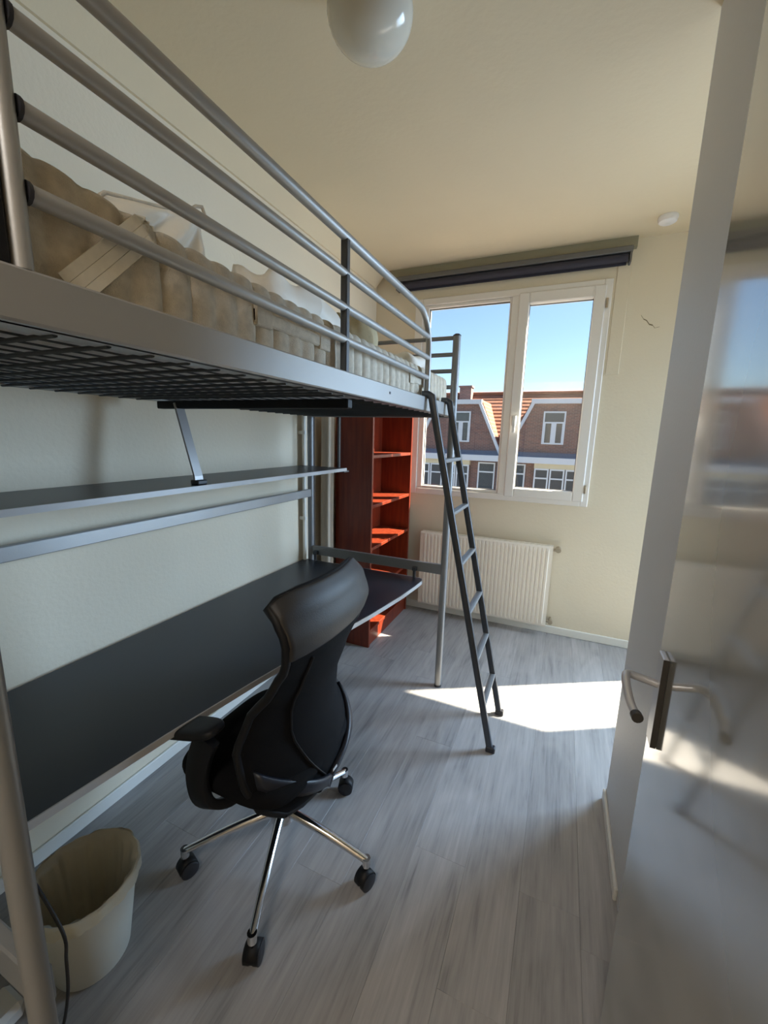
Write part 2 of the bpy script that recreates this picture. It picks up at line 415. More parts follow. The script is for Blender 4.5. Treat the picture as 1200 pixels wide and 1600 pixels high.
sash = lab(sr.build('opening_sash', M['pvc'], window1), 'white opening sash on the right with a handle')
g = MB(); ring(g, -1.092, -0.468, 1.10, 2.505, YF + 0.028, YF + 0.045, 0.006, 0.006, 0.006, 0.006, 0)
g.build('gasket', M['gasket'], window1)
g = MB(); ring(g, -0.335, 0.085, 1.133, 2.468, YF + 0.028, YF + 0.045, 0.005, 0.005, 0.005, 0.005, 0)
g.build('gasket', M['gasket'], sash)
MB().box(-1.095, -0.465, YF + 0.034, YF + 0.038, 1.098, 2.507).build('pane', M['glass'], window1)
MB().box(-0.34, 0.09, YF + 0.034, YF + 0.038, 1.13, 2.47).build('pane', M['glass'], sash)
h = MB().box(-0.384, -0.352, YF - 0.034, YF - 0.020, 1.60, 1.68, 0.004).tube([(-0.368, YF - 0.03, 1.665), (-0.368, YF - 0.065, 1.665)], 0.010, 10)
h.tube([(-0.368, YF - 0.062, 1.675), (-0.368, YF - 0.066, 1.62), (-0.368, YF - 0.062, 1.555)], 0.011, 8, flat=(0.010, 0.007))
lab(h.build('window_handle', M['plug'], sash, 40), 'white lever handle on the sash stile')
hg = MB()
for z in (1.16, 2.42): hg.tube([(0.165, YF - 0.02, z - 0.03), (0.165, YF - 0.02, z + 0.03)], 0.008, 8)
hg.build('hinge', M['brass'], sash, 40)
MB().box(-1.22, 0.21, YF + 0.075, YF + 0.16, 0.985, 1.03, 0.004).build('outer_sill', M['lead'], window1)

# balcony window round the corner
w2 = ring(MB(), W2[0], W2[1], W2[2], W2[3], YF + 0.005, YF + 0.07, 0.05, 0.05, 0.06, 0.05)
window2 = struct(w2.build('window_2', M['pvc']))
MB().box(W2[0] + 0.045, W2[1] - 0.045, YF + 0.034, YF + 0.038, W2[2] + 0.05, W2[3] - 0.045).build('pane', M['glass'], window2)

# ------------------------------------------------------------------ roller blind
bl = thing('roller_blind', 'navy roller blind rolled up on a grey rail above the window', 'blind', (-0.53, YF - 0.05, 2.66))
lab(MB().box(-1.36, 0.277, YF - 0.075, YF - 0.004, 2.703, 2.738, 0.004).build('blind_rail', M['blindrail'], bl), 'dark grey mounting rail')
MB().tube([(-1.34, YF - 0.042, 2.678), (0.255, YF - 0.042, 2.678)], 0.026, 18).build('fabric_roll', M['blind'], bl, 40)
MB().box(-1.33, 0.25, YF - 0.022, YF - 0.016, 2.640, 2.66, 0.002).build('bottom_bar', M['blind'], bl)
for x in (-1.35, 0.262):
    MB().box(x, x + 0.012, YF - 0.074, YF - 0.004, 2.64, 2.704, 0.003).build('end_bracket', M['blindrail'], bl)

# ------------------------------------------------------------------ radiator
rad = thing('panel_radiator', 'cream ribbed panel radiator under the window', 'radiator', (-0.52, YF - 0.08, 0.07))
rx0, rx1, rz0, rz1, ry = -1.045, -0.005, 0.085, 0.722, YF - 0.10
nr = 33; vs = []; prof = []
wd = (rx1 - rx0 - 0.05) / nr
for i in range(nr):
    a = rx0 + 0.025 + i * wd
    for t, d in ((0.0, 0.0), (0.22, 0.0), (0.36, 0.007), (0.86, 0.007), (0.99, 0.0)): prof.append((a + t * wd, d))
prof = [(rx0, 0.0)] + prof + [(rx1, 0.0)]
rb = MB(); rows = [(rz0, 0.004), (rz0 + 0.012, -0.002), (rz0 + 0.035, 0.0), (rz1 - 0.035, 0.0), (rz1 - 0.012, -0.002), (rz1, 0.004)]
def radp(u, v):
    i = min(int(round(u * (len(prof) - 1))), len(prof) - 1); j = int(round(v * (len(rows) - 1)))
    x, d = prof[i]; z, off = rows[j]
    if j in (0, 1, 4, 5): d = 0
    return (x, ry - d + off + 0.002, z)
rb.grid(len(prof) - 1, len(rows) - 1, radp)
front = lab(rb.build('front_panel', M['radiator'], rad, None, fix=False), 'cream steel panel pressed into vertical ribs')
MB().box(rx0, rx1, ry + 0.005, ry + 0.02, rz0, rz1).box(rx0, rx1, ry + 0.05, ry + 0.065, rz0, rz1).build('back_panel', M['radiator'], rad)
MB().box(rx0, rx0 + 0.006, ry + 0.003, ry + 0.068, rz0 + 0.01, rz1 - 0.01).build('side_cover', M['radiator'], rad)
MB().box(rx1 - 0.006, rx1, ry + 0.003, ry + 0.068, rz0 + 0.01, rz1 - 0.01).build('side_cover', M['radiator'], rad)
gr = MB()
for i in range(40):
    x = rx0 + 0.02 + i * 0.0255; gr.box(x, x + 0.006, ry + 0.02, ry + 0.05, rz1 - 0.012, rz1 - 0.006)
tag(gr.build('top_grille', M['radiator'], rad), kind='stuff')
MB().tube([(rx1, ry + 0.03, 0.695), (rx1 + 0.035, ry + 0.03, 0.695)], 0.011, 10).tube([(rx1 + 0.035, ry + 0.005, 0.70), (rx1 + 0.035, ry + 0.06, 0.70)], 0.02, 12).tube([(rx1 + 0.035, ry + 0.06, 0.70), (rx1 + 0.035, YF - 0.001, 0.70)], 0.010, 10).build('valve', M['brass'], rad, 40)
MB().tube([(rx1, ry + 0.03, 0.125), (rx1 + 0.03, ry + 0.03, 0.125)], 0.011, 10).tube([(rx1 + 0.03, ry + 0.01, 0.125), (rx1 + 0.03, ry + 0.05, 0.125)], 0.018, 12).tube([(rx1 + 0.03, ry + 0.05, 0.125), (rx1 + 0.03, YF - 0.001, 0.125)], 0.010, 10).build('valve', M['brass'], rad, 40)
for x in (-0.85, -0.2):
    MB().box(x, x + 0.03, ry + 0.065, YF - 0.001, 0.15, 0.68).build('wall_bracket', M['radiator'], rad)

# ------------------------------------------------------------------ loft bed
FX, BX, Y0, Y1 = -0.575, -1.49, 0.217, 2.235
bed = thing('loft_bed', 'silver grey steel loft bed with a dark desk and shelf below', 'bed', (-1.03, 1.22, 0))
for (x, y, R) in ((FX, Y0 - 0.009, 0.0145), (FX, Y1, 0.0205), (BX, Y0 - 0.009, 0.0145), (BX, Y1, 0.0205)):
    lg = MB().tube([(x, y, 0.012), (x, y, 2.03)], R, 16)
    o = lg.build('leg', M['leg'], bed, 40)
    MB().lathe([(0.0, 0), (R + 0.001, 0), (R + 0.001, 0.014), (0.0, 0.014)], 16, (x, y, 0.0)).build('foot_cap', M['capblack'], o, 40)
    MB().lathe([(0.0, 0.012), (0.012, 0.011), (R + 0.001, 0.004), (R + 0.001, 0), (0.0, 0)], 16, (x, y, 2.028)).build('top_cap', M['capblack'], o, 40)
# side rails: L-shaped profile
zb, zt = 1.613, 1.672
for x, s in ((FX, -1), (BX, 1)):
    MB().box(x - 0.012, x + 0.012, Y0 + 0.018, Y1 - 0.018, zb, zt, 0.003).box(min(x, x + s * 0.045), max(x, x + s * 0.045), Y0 + 0.02, Y1 - 0.02, zb, zb + 0.006).build('side_rail', M['silver'], bed)
for y, s in ((Y0, 1), (Y1, -1)):
    MB().box(BX + 0.018, FX - 0.018, y - 0.012, y + 0.012, zb - 0.004, zt, 0.003).build('end_rail', M['leg'], bed)
    zs = (2.02, 1.937, 1.853, 1.77)
    for z in zs: MB().tube([(BX, y, z), (FX, y, z)], 0.011, 12).build('headboard_bar', M['leg'], bed, 40)
    MB().box(BX, FX, y - 0.010, y + 0.010, 0.715, 0.775, 0.003).build('end_crossbar', M['leg'], bed)
# guard rails
gy = 1.765
top = [(FX, 0.19, 2.008), (FX, 1.63, 2.008)] + [(FX, 1.63 + 0.135 * math.sin(a), 2.008 - 0.135 * (1 - math.cos(a))) for a in [math.pi / 2 * i / 10 for i in range(1, 11)]] + [(FX, gy, zt - 0.03)]
MB().tube(top, 0.0125, 14).build('guard_rail', M['silver'], bed, 40)
for z in (1.920, 1.836, 1.755):
    o = MB().tube([(FX, 0.305, z), (FX, gy, z)], 0.0108, 12).build('guard_rail', M['silver'], bed, 40)
    MB().tube([(FX, 0.303, z), (FX, 0.307, z)], 0.0125, 12).build('end_cap', M['capblack'], o, 40)
MB().box(FX - 0.010, FX + 0.010, 1.03 - 0.010, 1.03 + 0.010, zt - 0.02, 2.008, 0.003).build('guard_post', M['charcoal'], bed)
MB().box(FX - 0.012, FX + 0.006, 0.250, 0.281, zt, 1.99, 0.003).build('guard_post', M['black'], bed)
MB().tube([(FX, 0.293, zt), (FX, 0.293, 2.008)], 0.0105, 14).build('guard_post', M['silver'], bed, 40)
# wire base
for i in range(29):
    y = 0.262 + i * 0.0668
    if abs(y - 1.12) < 0.03: continue
    MB().tube([(BX + 0.02, y, 1.612), (FX - 0.02, y, 1.613)], 0.0036, 6).build('cross_wire', M['wire'], bed, 60)
for i in range(17):
    x = BX + 0.05 + i * 0.051
    MB().tube([(x, Y0 + 0.02, 1.6185), (x, Y1 - 0.02, 1.6185)], 0.0017, 6).build('lengthwise_wire', M['wire'], bed, 60)
MB().box(-1.42, FX - 0.03, 1.105, 1.135, 1.580, 1.608, 0.003).build('middle_crossbeam', M['black'], bed)
MB().box(FX - 0.013, FX + 0.0135, 1.32, 1.33, 1.642, 1.65).build('bolt', M['capblack'], bed)
# back beam and shelf
MB().box(BX - 0.012, BX + 0.012, Y0, Y1, 1.103, 1.152, 0.003).build('back_beam', M['silver'], bed)
sh = MB().box(-1.53, -1.205, 0.28, 2.19, 1.288, 1.305, 0.0015).build('shelf_board', M['desk'], bed)
lab(sh, 'dark shelf board with a pale grey front edge')
MB().box(-1.205, -1.2, 0.28, 2.19, 1.287, 1.3055).build('edge_band', M['deskedge'], sh)
br = MB().tube([(-1.325, 1.12, 1.60), (-1.295, 1.12, 1.50), (-1.245, 1.12, 1.335), (-1.243, 1.12, 1.31)], 0.01, 8, flat=(0.004, 0.019), up=(1, 0, 0)).build('shelf_hanger', M['silver'], bed)
MB().box(-1.262, -1.222, 1.098, 1.142, 1.3055, 1.322, 0.003).build('hanger_foot', M['capblack'], br)
MB().tube([(-1.282, Y1, 1.30), (-1.282, Y1, 1.62)], 0.01, 8, flat=(0.006, 0.010)).build('shelf_hanger', M['charcoal'], bed)
MB().tube([(-1.282, Y0 + 0.05, 1.30), (-1.282, Y0 + 0.05, 1.62)], 0.01, 8, flat=(0.006, 0.010)).build('shelf_hanger', M['charcoal'], bed)
MB().box(-1.36, -1.21, 2.175, 2.235, 1.278, 1.288).build('shelf_tab', M['charcoal'], bed)
# desk: wavy front edge
fe = [(0.26, -0.962), (0.37, -0.962), (0.68, -0.926), (0.98, -0.880), (1.30, -0.822), (1.62, -0.757), (1.90, -0.712), (2.08, -0.694), (2.17, -0.688), (2.205, -0.70), (2.214, -0.725)]
poly = [(-1.527, 0.26)] + [(x, y) for y, x in fe] + [(-1.527, 2.214)]
dk = lab(MB().prism(poly, 'z', 0.662, 0.680).build('desk_top', M['desk'], bed), 'blue black desk top that deepens towards the far end')
eb = MB()
for (ya, xa), (yb, xb) in zip(fe, fe[1:]):
    n = Vector((yb - ya, -(xb - xa), 0)).normalized(); n = Vector((n.x, n.y, 0)) * 0.004
    a0, b0 = Vector((xa, ya, 0)), Vector((xb, yb, 0))
    q = [a0, b0, b0 + n, a0 + n]
    eb.add([(v.x, v.y, 0.660) for v in q] + [(v.x, v.y, 0.6805) for v in q], [(0, 1, 2, 3), (7, 6, 5, 4), (0, 4, 5, 1), (1, 5, 6, 2), (2, 6, 7, 3), (3, 7, 4, 0)])
eb.box(-1.527, -0.725, 2.214, 2.218, 0.660, 0.6805)
lab(eb.build('edge_band', M['deskedge'], dk), 'pale grey edge band along the desk front')
for x in (-0.748, -1.44):
    MB().tube([(x, Y1 - 0.028, 0.680), (x, Y1 - 0.028, 0.73)], 0.009, 10).box(x - 0.012, x + 0.012, Y1 - 0.036, Y1 - 0.008, 0.722, 0.744).build('desk_support', M['charcoal'], bed, 40)
for x in (-0.98, -1.44):
    MB().tube([(x, Y0 + 0.045, 0.655), (x, Y0 + 0.02, 0.73)], 0.009, 10).build('desk_support', M['charcoal'], bed, 40)

# ------------------------------------------------------------------ ladder
lad = thing('bed_ladder', 'dark grey steel ladder with six rungs leaning on the bed', 'ladder', (-0.19, 1.98, 0))
def lp(side, z):
    t = z / 1.64
    yb, yt = ((1.828, 1.735), (2.128, 2.035))[side]
    return Vector((-0.19 + (-0.345) * t, yb + (yt - yb) * t, z))
for s in (0, 1):
    pts = [tuple(lp(s, 0.012)), tuple(lp(s, 1.60))]
    e = lp(s, 1.60)
    pts += [(e.x - 0.010, e.y, 1.645), (e.x - 0.016, e.y, 1.672), (e.x - 0.032, e.y, 1.682), (e.x - 0.058, e.y, 1.682)]
    o = MB().tube(pts, 0.016, 12, flat=(0.0145, 0.011), up=(1, 0, 0.2)).build('stile', M['charcoal'], lad, 50)
    f = lp(s, 0.0)
    MB().box(f.x - 0.022, f.x + 0.022, f.y - 0.016, f.y + 0.016, 0, 0.03, 0.004).build('foot_cap', M['capblack'], o)
for z in (1.40, 1.168, 0.936, 0.704, 0.472, 0.240):
    MB().tube([tuple(lp(0, z)), tuple(lp(1, z))], 0.01, 8, flat=(0.008, 0.014), up=(0, 0, 1)).build('rung', M['leg'], lad, 50)

# ------------------------------------------------------------------ mattress
mx0, mx1, my0, my1, mz0, mz1 = -1.465, -0.600, 0.242, 2.205, 1.622, 1.806
mt = thing('mattress', 'beige quilted mattress lying on the loft bed', 'mattress', ((mx0 + mx1) / 2, (my0 + my1) / 2, mz0))
cr = 0.04; per = []
def addseg(a, b, n):
    for i in range(n): per.append((a[0] + (b[0] - a[0]) * i / n, a[1] + (b[1] - a[1]) * i / n))
def addarc(cx, cy, a0):
    for i in range(10):
        a = a0 + math.pi / 2 * i / 10; per.append((cx + cr * math.cos(a), cy + cr * math.sin(a)))
addseg((mx1, my0 + cr), (mx1, my1 - cr), 34 * 8); addarc(mx1 - cr, my1 - cr, 0)
addseg((mx1 - cr, my1), (mx0 + cr, my1), 14 * 8); addarc(mx0 + cr, my1 - cr, math.pi / 2)
addseg((mx0, my1 - cr), (mx0, my0 + cr), 34 * 8); addarc(mx0 + cr, my0 + cr, math.pi)
addseg((mx0 + cr, my0), (mx1 - cr, my0), 14 * 8); addarc(mx1 - cr, my0 + cr, 1.5 * math.pi)
L = [0.0]
for i in range(len(per)):
    a, b = per[i], per[(i + 1) % len(per)]; L.append(L[-1] + math.hypot(b[0] - a[0], b[1] - a[1]))
ncell = round(L[-1] / 0.0538)
rows = [(0.0, -0.014), (0.07, -0.004), (0.18, 0.001), (0.45, 0.003), (0.72, 0.001), (0.86, 0.0), (0.94, -0.004), (0.985, -0.013), (1.0, -0.03)]
vs = []; fs = []; n = len(per)
for j, (t, off) in enumerate(rows):
    for i, (x, y) in enumerate(per):
        ph = (L[i] / L[-1] * ncell) % 1.0
        q = abs(math.sin(math.pi * ph)) ** 0.3
        fade = 1.0 if 0 < j < 7 else 0.4
        d = off - 0.015 * (1 - q) * fade
        ax, ay = per[i - 1]; bx, by = per[(i + 1) % n]; tx, ty = bx - ax, by - ay; l = math.hypot(tx, ty)
        nx, ny = ty / l, -tx / l
        zz = mz0 + (mz1 - mz0) * t + 0.004 * math.sin(y * 3.1 + 1) * t
        zz += 0.018 * math.exp(-((y - 0.24) / 0.17) ** 2) * t
        if 0.05 < t: zz -= 0.007 * (1 - q) * (t > 0.8)
        vs.append((x + nx * d, y + ny * d, zz))
for j in range(len(rows) - 1):
    for i in range(n):
        a = j * n + i; b = j * n + (i + 1) % n; fs.append((a, b, b + n, a + n))
mc = MB().add(vs, fs)
mc.add([vs[(len(rows) - 1) * n + i] for i in range(n)], [tuple(range(n))])
mc.build('quilted_cover', M['mattress'], mt, 60)
mu = MB().add([(v[0], v[1], mz0 + 0.001) for v in vs[:n]], [tuple(range(n))[::-1]])
lab(mu.build('underside', M['mattop'], mt), 'grey underside seen through the bed wires')
def xh(y, d=0.006): return mx1 + d
for (ya, yb) in ((0.70, 0.985), (1.60, 1.80)):
    zc = 1.735
    hd = MB().box(mx1 - 0.004, mx1 + 0.006, ya, yb, zc - 0.014, zc + 0.014, 0.003)
    hd.box(mx1 - 0.004, mx1 + 0.008, ya, ya + 0.05, zc - 0.02, zc + 0.02, 0.002).box(mx1 - 0.004, mx1 + 0.008, yb - 0.05, yb, zc - 0.02, zc + 0.02, 0.002)
    hd.build('carry_handle', M['mattress'], mt)

# webbing strap across the mattress side
sp = MB()
for o_, w_ in ((-0.0135, 0.0132), (0.0, 0.0128), (0.0135, 0.0132)):
    P = [(mx1 + 0.006, 0.352, 1.672), (mx1 + 0.008, 0.41, 1.733), (mx1 + 0.006, 0.462, 1.787), (mx1 - 0.02, 0.485, 1.811), (mx1 - 0.06, 0.515, 1.815), (mx1 - 0.10, 0.54, 1.814)]
    d = Vector((0, 0.7, -0.72)).normalized() * o_
    def sh_(p, k):
        p = Vector(p)
        return p + (d if k < 3 else Vector((-0.5, 0.85, 0)).normalized() * o_)
    for side in (0,):
        A = [sh_(p, k) for k, p in enumerate(P)]
        vv = []; ff = []
        for k, p in enumerate(A):
            w = (Vector((0, 0.7, -0.72)) if k < 3 else Vector((0.5, 0.85, 0))).normalized() * w_ / 2
            nn = Vector((1, 0, 0)) if k < 3 else Vector((0, 0, 1))
            vv += [p - w, p + w, p + w + nn * 0.003, p - w + nn * 0.003]
        for k in range(len(A) - 1):
            for j in range(4):
                a = k * 4 + j; b = k * 4 + (j + 1) % 4; ff.append((a, b, b + 4, a + 4))
        ff += [(0, 1, 2, 3), tuple((len(A) - 1) * 4 + j for j in (3, 2, 1, 0))]
        sp.add(vv, ff)
tag(sp.build('webbing_strap', M['strap']), 'cream ribbed strap slanting over the near end of the mattress side', 'strap')

# crumpled bedding on the mattress
def lump(name, cx, cy, sx, sy, hz, material, label, cat, seed, wr=0.25, z0=1.809):
    rnd = random.Random(seed); ph = [(rnd.uniform(5, 22), rnd.uniform(5, 22), rnd.uniform(0, 6.28)) for _ in range(6)]
    def fn(u, v):
        a = 2 * math.pi * u; b = math.pi * v - math.pi / 2
        x, y, z = math.cos(a) * math.cos(b), math.sin(a) * math.cos(b), math.sin(b)
        x = math.copysign(abs(x) ** 0.7, x); y = math.copysign(abs(y) ** 0.7, y)
        w = 0
        for (p, q, r) in ph: w += math.sin(p * x * 0.5 + q * y * 0.5 + r + z * 3)
        k = 1 + wr * w / 6
        zz = hz * max(0.0, (z * 0.5 + 0.5)) * k
        return (cx + sx * x * k, cy + sy * y * k, z0 + max(0.0, zz))
    o = MB().grid(48, 24, fn).build(name, material, None, 80)
    tag(o, label, cat); return o
# ------------------------------------------------------------------ plastic wrap with a cord
fr = [(-0.80, 0.50, 1.865), (-0.80, 0.55, 1.913), (-0.80, 0.648, 1.938), (-0.80, 0.73, 1.965), (-0.80, 0.765, 1.985)]
bg_ = MB()
def film(u, v):
    i = u * (len(fr) - 1); k = min(int(i), len(fr) - 2); t = i - k
    p = Vector(fr[k]).lerp(Vector(fr[k + 1]), t); q = Vector((-0.86, 0.42 + 0.36 * u, 1.811))
    r = p.lerp(q, v); s = math.sin(math.pi * v)
    r.x += 0.02 * s + 0.012 * math.sin(17 * u + 6 * v) * s; r.z += 0.006 * math.sin(23 * u + 4 * v) * s
    r.z = max(r.z, 1.811); return tuple(r)
bg_.grid(28, 14, film)
fo = thing('plastic_bag', 'crumpled cream plastic bag with a cord on the near mattress end', 'bag', (-0.75, 0.55, 1.80))
a = bg_.build('film', M['film'], fo, 80)
mdf = a.modifiers.new('thickness', 'SOLIDIFY'); mdf.thickness = 0.003
cd = [tuple(Vector(p) + Vector((0, 0, 0.004))) for p in fr[:-1]] + [(-0.80, 0.755, 1.99), (-0.80, 0.772, 1.996), (-0.80, 0.779, 1.984)]
MB().tube(cd, 0.0035, 8).build('drawstring', M['mattress'], fo, 60)
lump('duvet', -0.86, 1.17, 0.115, 0.26, 0.15, M['sheet'], 'crumpled white duvet bundled on the middle of the mattress', 'duvet', 3, 0.22)
lump('pillow', -0.90, 1.66, 0.11, 0.12, 0.20, M['pillow'], 'olive beige pillow propped beyond the guard rail post', 'pillow', 5, 0.06)
lump('folded_sheet', -0.78, 1.97, 0.12, 0.14, 0.085, M['sheet'], 'folded pale sheet at the far window end of the mattress', 'sheet', 9, 0.12)

# ------------------------------------------------------------------ bookcase
bc = thing('bookcase', 'tall cherry brown bookcase standing open towards the room in the corner', 'bookcase', (-1.29, 2.84, 0))
bx0, bx1, by0, by1, bh = -1.43, -1.155, 2.455, 3.225, 1.715
T = 0.022
MB().box(bx0, bx1, by0, by0 + T, 0, bh, 0.0015).build('side_panel', M['cherry'], bc)
MB().box(bx0, bx1, by1 - T, by1, 0, bh, 0.0015).build('side_panel', M['cherry'], bc)
MB().box(bx0 + 0.003, bx0 + 0.010, by0 + T, by1 - T, 0.0, bh - T).build('back_panel', M['cherry'], bc)
MB().box(bx0, bx1, by0 + T, by1 - T, bh - T, bh, 0.0015).build('top_panel', M['cherry'], bc)
for z in (1.375, 1.035, 0.735, 0.415): MB().box(bx0 + 0.010, bx1 - 0.004, by0 + T, by1 - T, z - T, z, 0.0015).build('shelf', M['cherry'], bc)
MB().box(bx0 + 0.010, bx1 - 0.004, by0 + T, by1 - T, 0.10, 0.122, 0.0015).build('shelf', M['cherry'], bc)
MB().box(bx1 - 0.03, bx1 - 0.012, by0 + T, by1 - T, 0.0, 0.10).build('plinth', M['cherry'], bc)

# pale curtain bundle and heating pipe behind the bed end
def cur(u, v):
    a = 2 * math.pi * u; r = 0.030 + 0.006 * math.sin(5 * a)
    return (-1.47 + r * 1.35 * math.cos(a), 2.405 + r * math.sin(a) * 1.1 + 0.004 * math.sin(9 * v), 0.02 + 1.72 * v)
cu = MB().grid(40, 24, cur)
tag(cu.build('curtain', M['pale_cloth'], None, 70), 'narrow bundle of pale curtain hanging between bed end and bookcase', 'curtain')
pp = thing('heating_pipe', 'thin pale heating pipe on the left wall beside the far bed leg', 'pipe', (-1.515, 2.197, 0))
MB().tube([(-1.515, 2.197, 0.0), (-1.515, 2.197, 1.75)], 0.011, 12).build('pipe', M['trim'], pp, 40)
for z in (0.95, 1.5): MB().box(XL, -1.503, 2.190, 2.204, z, z + 0.02).build('pipe_clip', M['plug'], pp)
tag(MB().box(XL, -1.515, 2.31, 2.325, 0.0, 1.74, 0.002).build('gap_shadow_strip', M['brown']), 'strip painted as the dark upright batten on the wall behind the bed end', 'shadow')  # dark strip laid in as the gap shadow beside the curtain

# ------------------------------------------------------------------ office chair
ch = thing('office_chair', 'black high-back mesh office chair on chrome five-star base facing the desk', 'chair', (-0.80, 1.01, 0))
CX, CY = -0.80, 1.01
HW = [(0.34, 0.13), (0.37, 0.19), (0.42, 0.235), (0.50, 0.25), (0.60, 0.25), (0.70, 0.232), (0.80, 0.21), (0.88, 0.212), (0.95, 0.230), (1.03, 0.234), (1.085, 0.226)]
XC = [(0.34, 0.155), (0.42, 0.175), (0.50, 0.170), (0.60, 0.150), (0.70, 0.155), (0.80, 0.180), (0.88, 0.205), (0.95, 0.215), (1.03, 0.200), (1.085, 0.165)]
WR = [(0.34, 0.02), (0.42, 0.09), (0.50, 0.125), (0.60, 0.125), (0.70, 0.10), (0.80, 0.055), (0.88, 0.035), (0.95, 0.03), (1.03, 0.04), (1.085, 0.05)]
def back(u, z, off=0.0):
    hwd = interp(HW, z); x = interp(XC, z) - interp(WR, z) * abs(u) ** 2.2
    z -= max(0.0, z - 0.98) * 0.30 * abs(u) ** 8
    return Vector((CX + x + off, CY + 0.012 + 0.03 * max(0.0, z - 0.5) + 0.02 * max(0.0, 1 - z / 0.7) + u * (hwd + (0.055 * math.sin(math.pi * min(1.0, max(0.0, (0.56 - z) / 0.26))) if u > 0 and z < 0.6 else 0.0)), z))
ZH = 0.905
def sheet(z0, z1, off, th, nm, mt_, nv=26):
    b = MB().grid(28, nv, lambda a, v: tuple(back(a * 2 - 1, z0 + (z1 - z0) * v, off)))
    o = b.build(nm, mt_, ch, 80); md = o.modifiers.new('thickness', 'SOLIDIFY'); md.thickness = th; md.offset = 0
    return o
lab(sheet(0.345, ZH + 0.01, 0, 0.016, 'mesh_back', M['mesh']), 'black mesh back panel')
hr = sheet(ZH, 1.075, 0.0, 0.034, 'headrest', M['leather'], 14)
bv = hr.modifiers.new('round', 'BEVEL'); bv.width = 0.008; bv.segments = 2
lab(hr, 'smooth black leather headrest band')
edge = [back(-1, z) for z in [0.36 + 0.0295 * i for i in range(25)]]
edge_t = [back(u, 1.072) for u in (-0.9, -0.6, -0.3, 0, 0.3, 0.6, 0.9)]
edge_r = [back(1, z) for z in reversed([0.36 + 0.0295 * i for i in range(25)])]
edge_b = [back(u, 0.345) for u in (0.8, 0.4, 0.0, -0.4, -0.8)]
loop = edge + edge_t + edge_r + edge_b; loop.append(loop[0])
MB().tube(loop, 0.013, 8, caps=False).build('back_frame', M['black'], ch, 60)
seam = [back(-0.45 - 0.35 * math.sin(math.pi * i / 14), 0.86 - 0.49 * i / 14, 0.012) for i in range(15)]
seam = [back(-0.62 + 0.62 * (i / 14) ** 3, 0.88 - 0.52 * i / 14, 0.012) for i in range(15)]
MB().tube(seam, 0.004, 6).build('back_seam', M['black'], ch, 60)
for s in (-1, 1):
    b = MB().grid(14, 3, lambda a, v, s=s: tuple(back(s * (0.95 - 0.95 * a), 0.545 - 0.165 * a ** 0.8 - 0.055 * v, 0.022)))
    o = b.build('back_support', M['navyplastic'], ch, 60); md = o.modifiers.new('thickness', 'SOLIDIFY'); md.thickness = 0.012; md.offset = 0
# small tag near the bottom of the back
p = back(-0.02, 0.415, 0.03)
lab(MB().box(p.x, p.x + 0.002, p.y - 0.012, p.y + 0.012, p.z - 0.004, p.z + 0.004, 0).build('care_tag', M['white_tag'], ch), 'tiny white tag low on the back')
# seat cushion
def seatf(u, v):
    a = 2 * math.pi * u; b = math.pi * v - math.pi / 2
    c, s_ = math.cos(a), math.sin(a)
    k = abs(math.cos(b)) ** 0.45
    x = math.copysign(abs(c) ** 0.5, c) * 0.225 * k; y = math.copysign(abs(s_) ** 0.5, s_) * 0.245 * k
    z = math.copysign(abs(math.sin(b)) ** 0.8, math.sin(b)) * 0.042
    if x < -0.12: z -= 1.6 * (x + 0.12) ** 2
    return (CX - 0.045 + x, CY + y, 0.45 + z)
MB().grid(48, 20, seatf).build('seat', M['mesh'], ch, 60)
MB().box(CX - 0.19, CX + 0.12, CY - 0.17, CY + 0.17, 0.388, 0.412, 0.008).box(CX - 0.09, CX + 0.10, CY - 0.07, CY + 0.07, 0.355, 0.39, 0.01).box(CX + 0.05, CX + 0.185, CY - 0.045, CY + 0.045, 0.352, 0.378, 0.008).build('seat_mechanism', M['black'], ch)
for s in (-1, 1):
    y = CY + s * 0.272
    mt2 = Matrix.Translation((CX - 0.115, y, 0.660)) @ Matrix.Rotation(math.radians(-16), 4, 'Y')
    pad = MB()
    def padf(u, v):
        a = 2 * math.pi * u; b = math.pi * v - math.pi / 2; k = abs(math.cos(b)) ** 0.35
        c, s_ = math.cos(a), math.sin(a)
        return tuple(mt2 @ Vector((math.copysign(abs(c) ** 0.55, c) * 0.125 * k, math.copysign(abs(s_) ** 0.55, s_) * 0.043 * k, math.copysign(abs(math.sin(b)) ** 0.7, math.sin(b)) * 0.016)))
    pad.grid(32, 12, padf)
    arm = MB().tube(smoothpts([(CX - 0.04, y, 0.655), (CX - 0.075, y - s * 0.002, 0.58), (CX - 0.095, y - s * 0.004, 0.49), (CX - 0.08, y - s * 0.012, 0.415), (CX - 0.05, y - s * 0.06, 0.382), (CX - 0.04, y - s * 0.14, 0.382)]), 0.02, 10, flat=(0.036, 0.013), up=(1, 0, 0)).build('arm_support', M['black'], ch, 50)
    pad.build('armrest', M['black'], ch, 60)
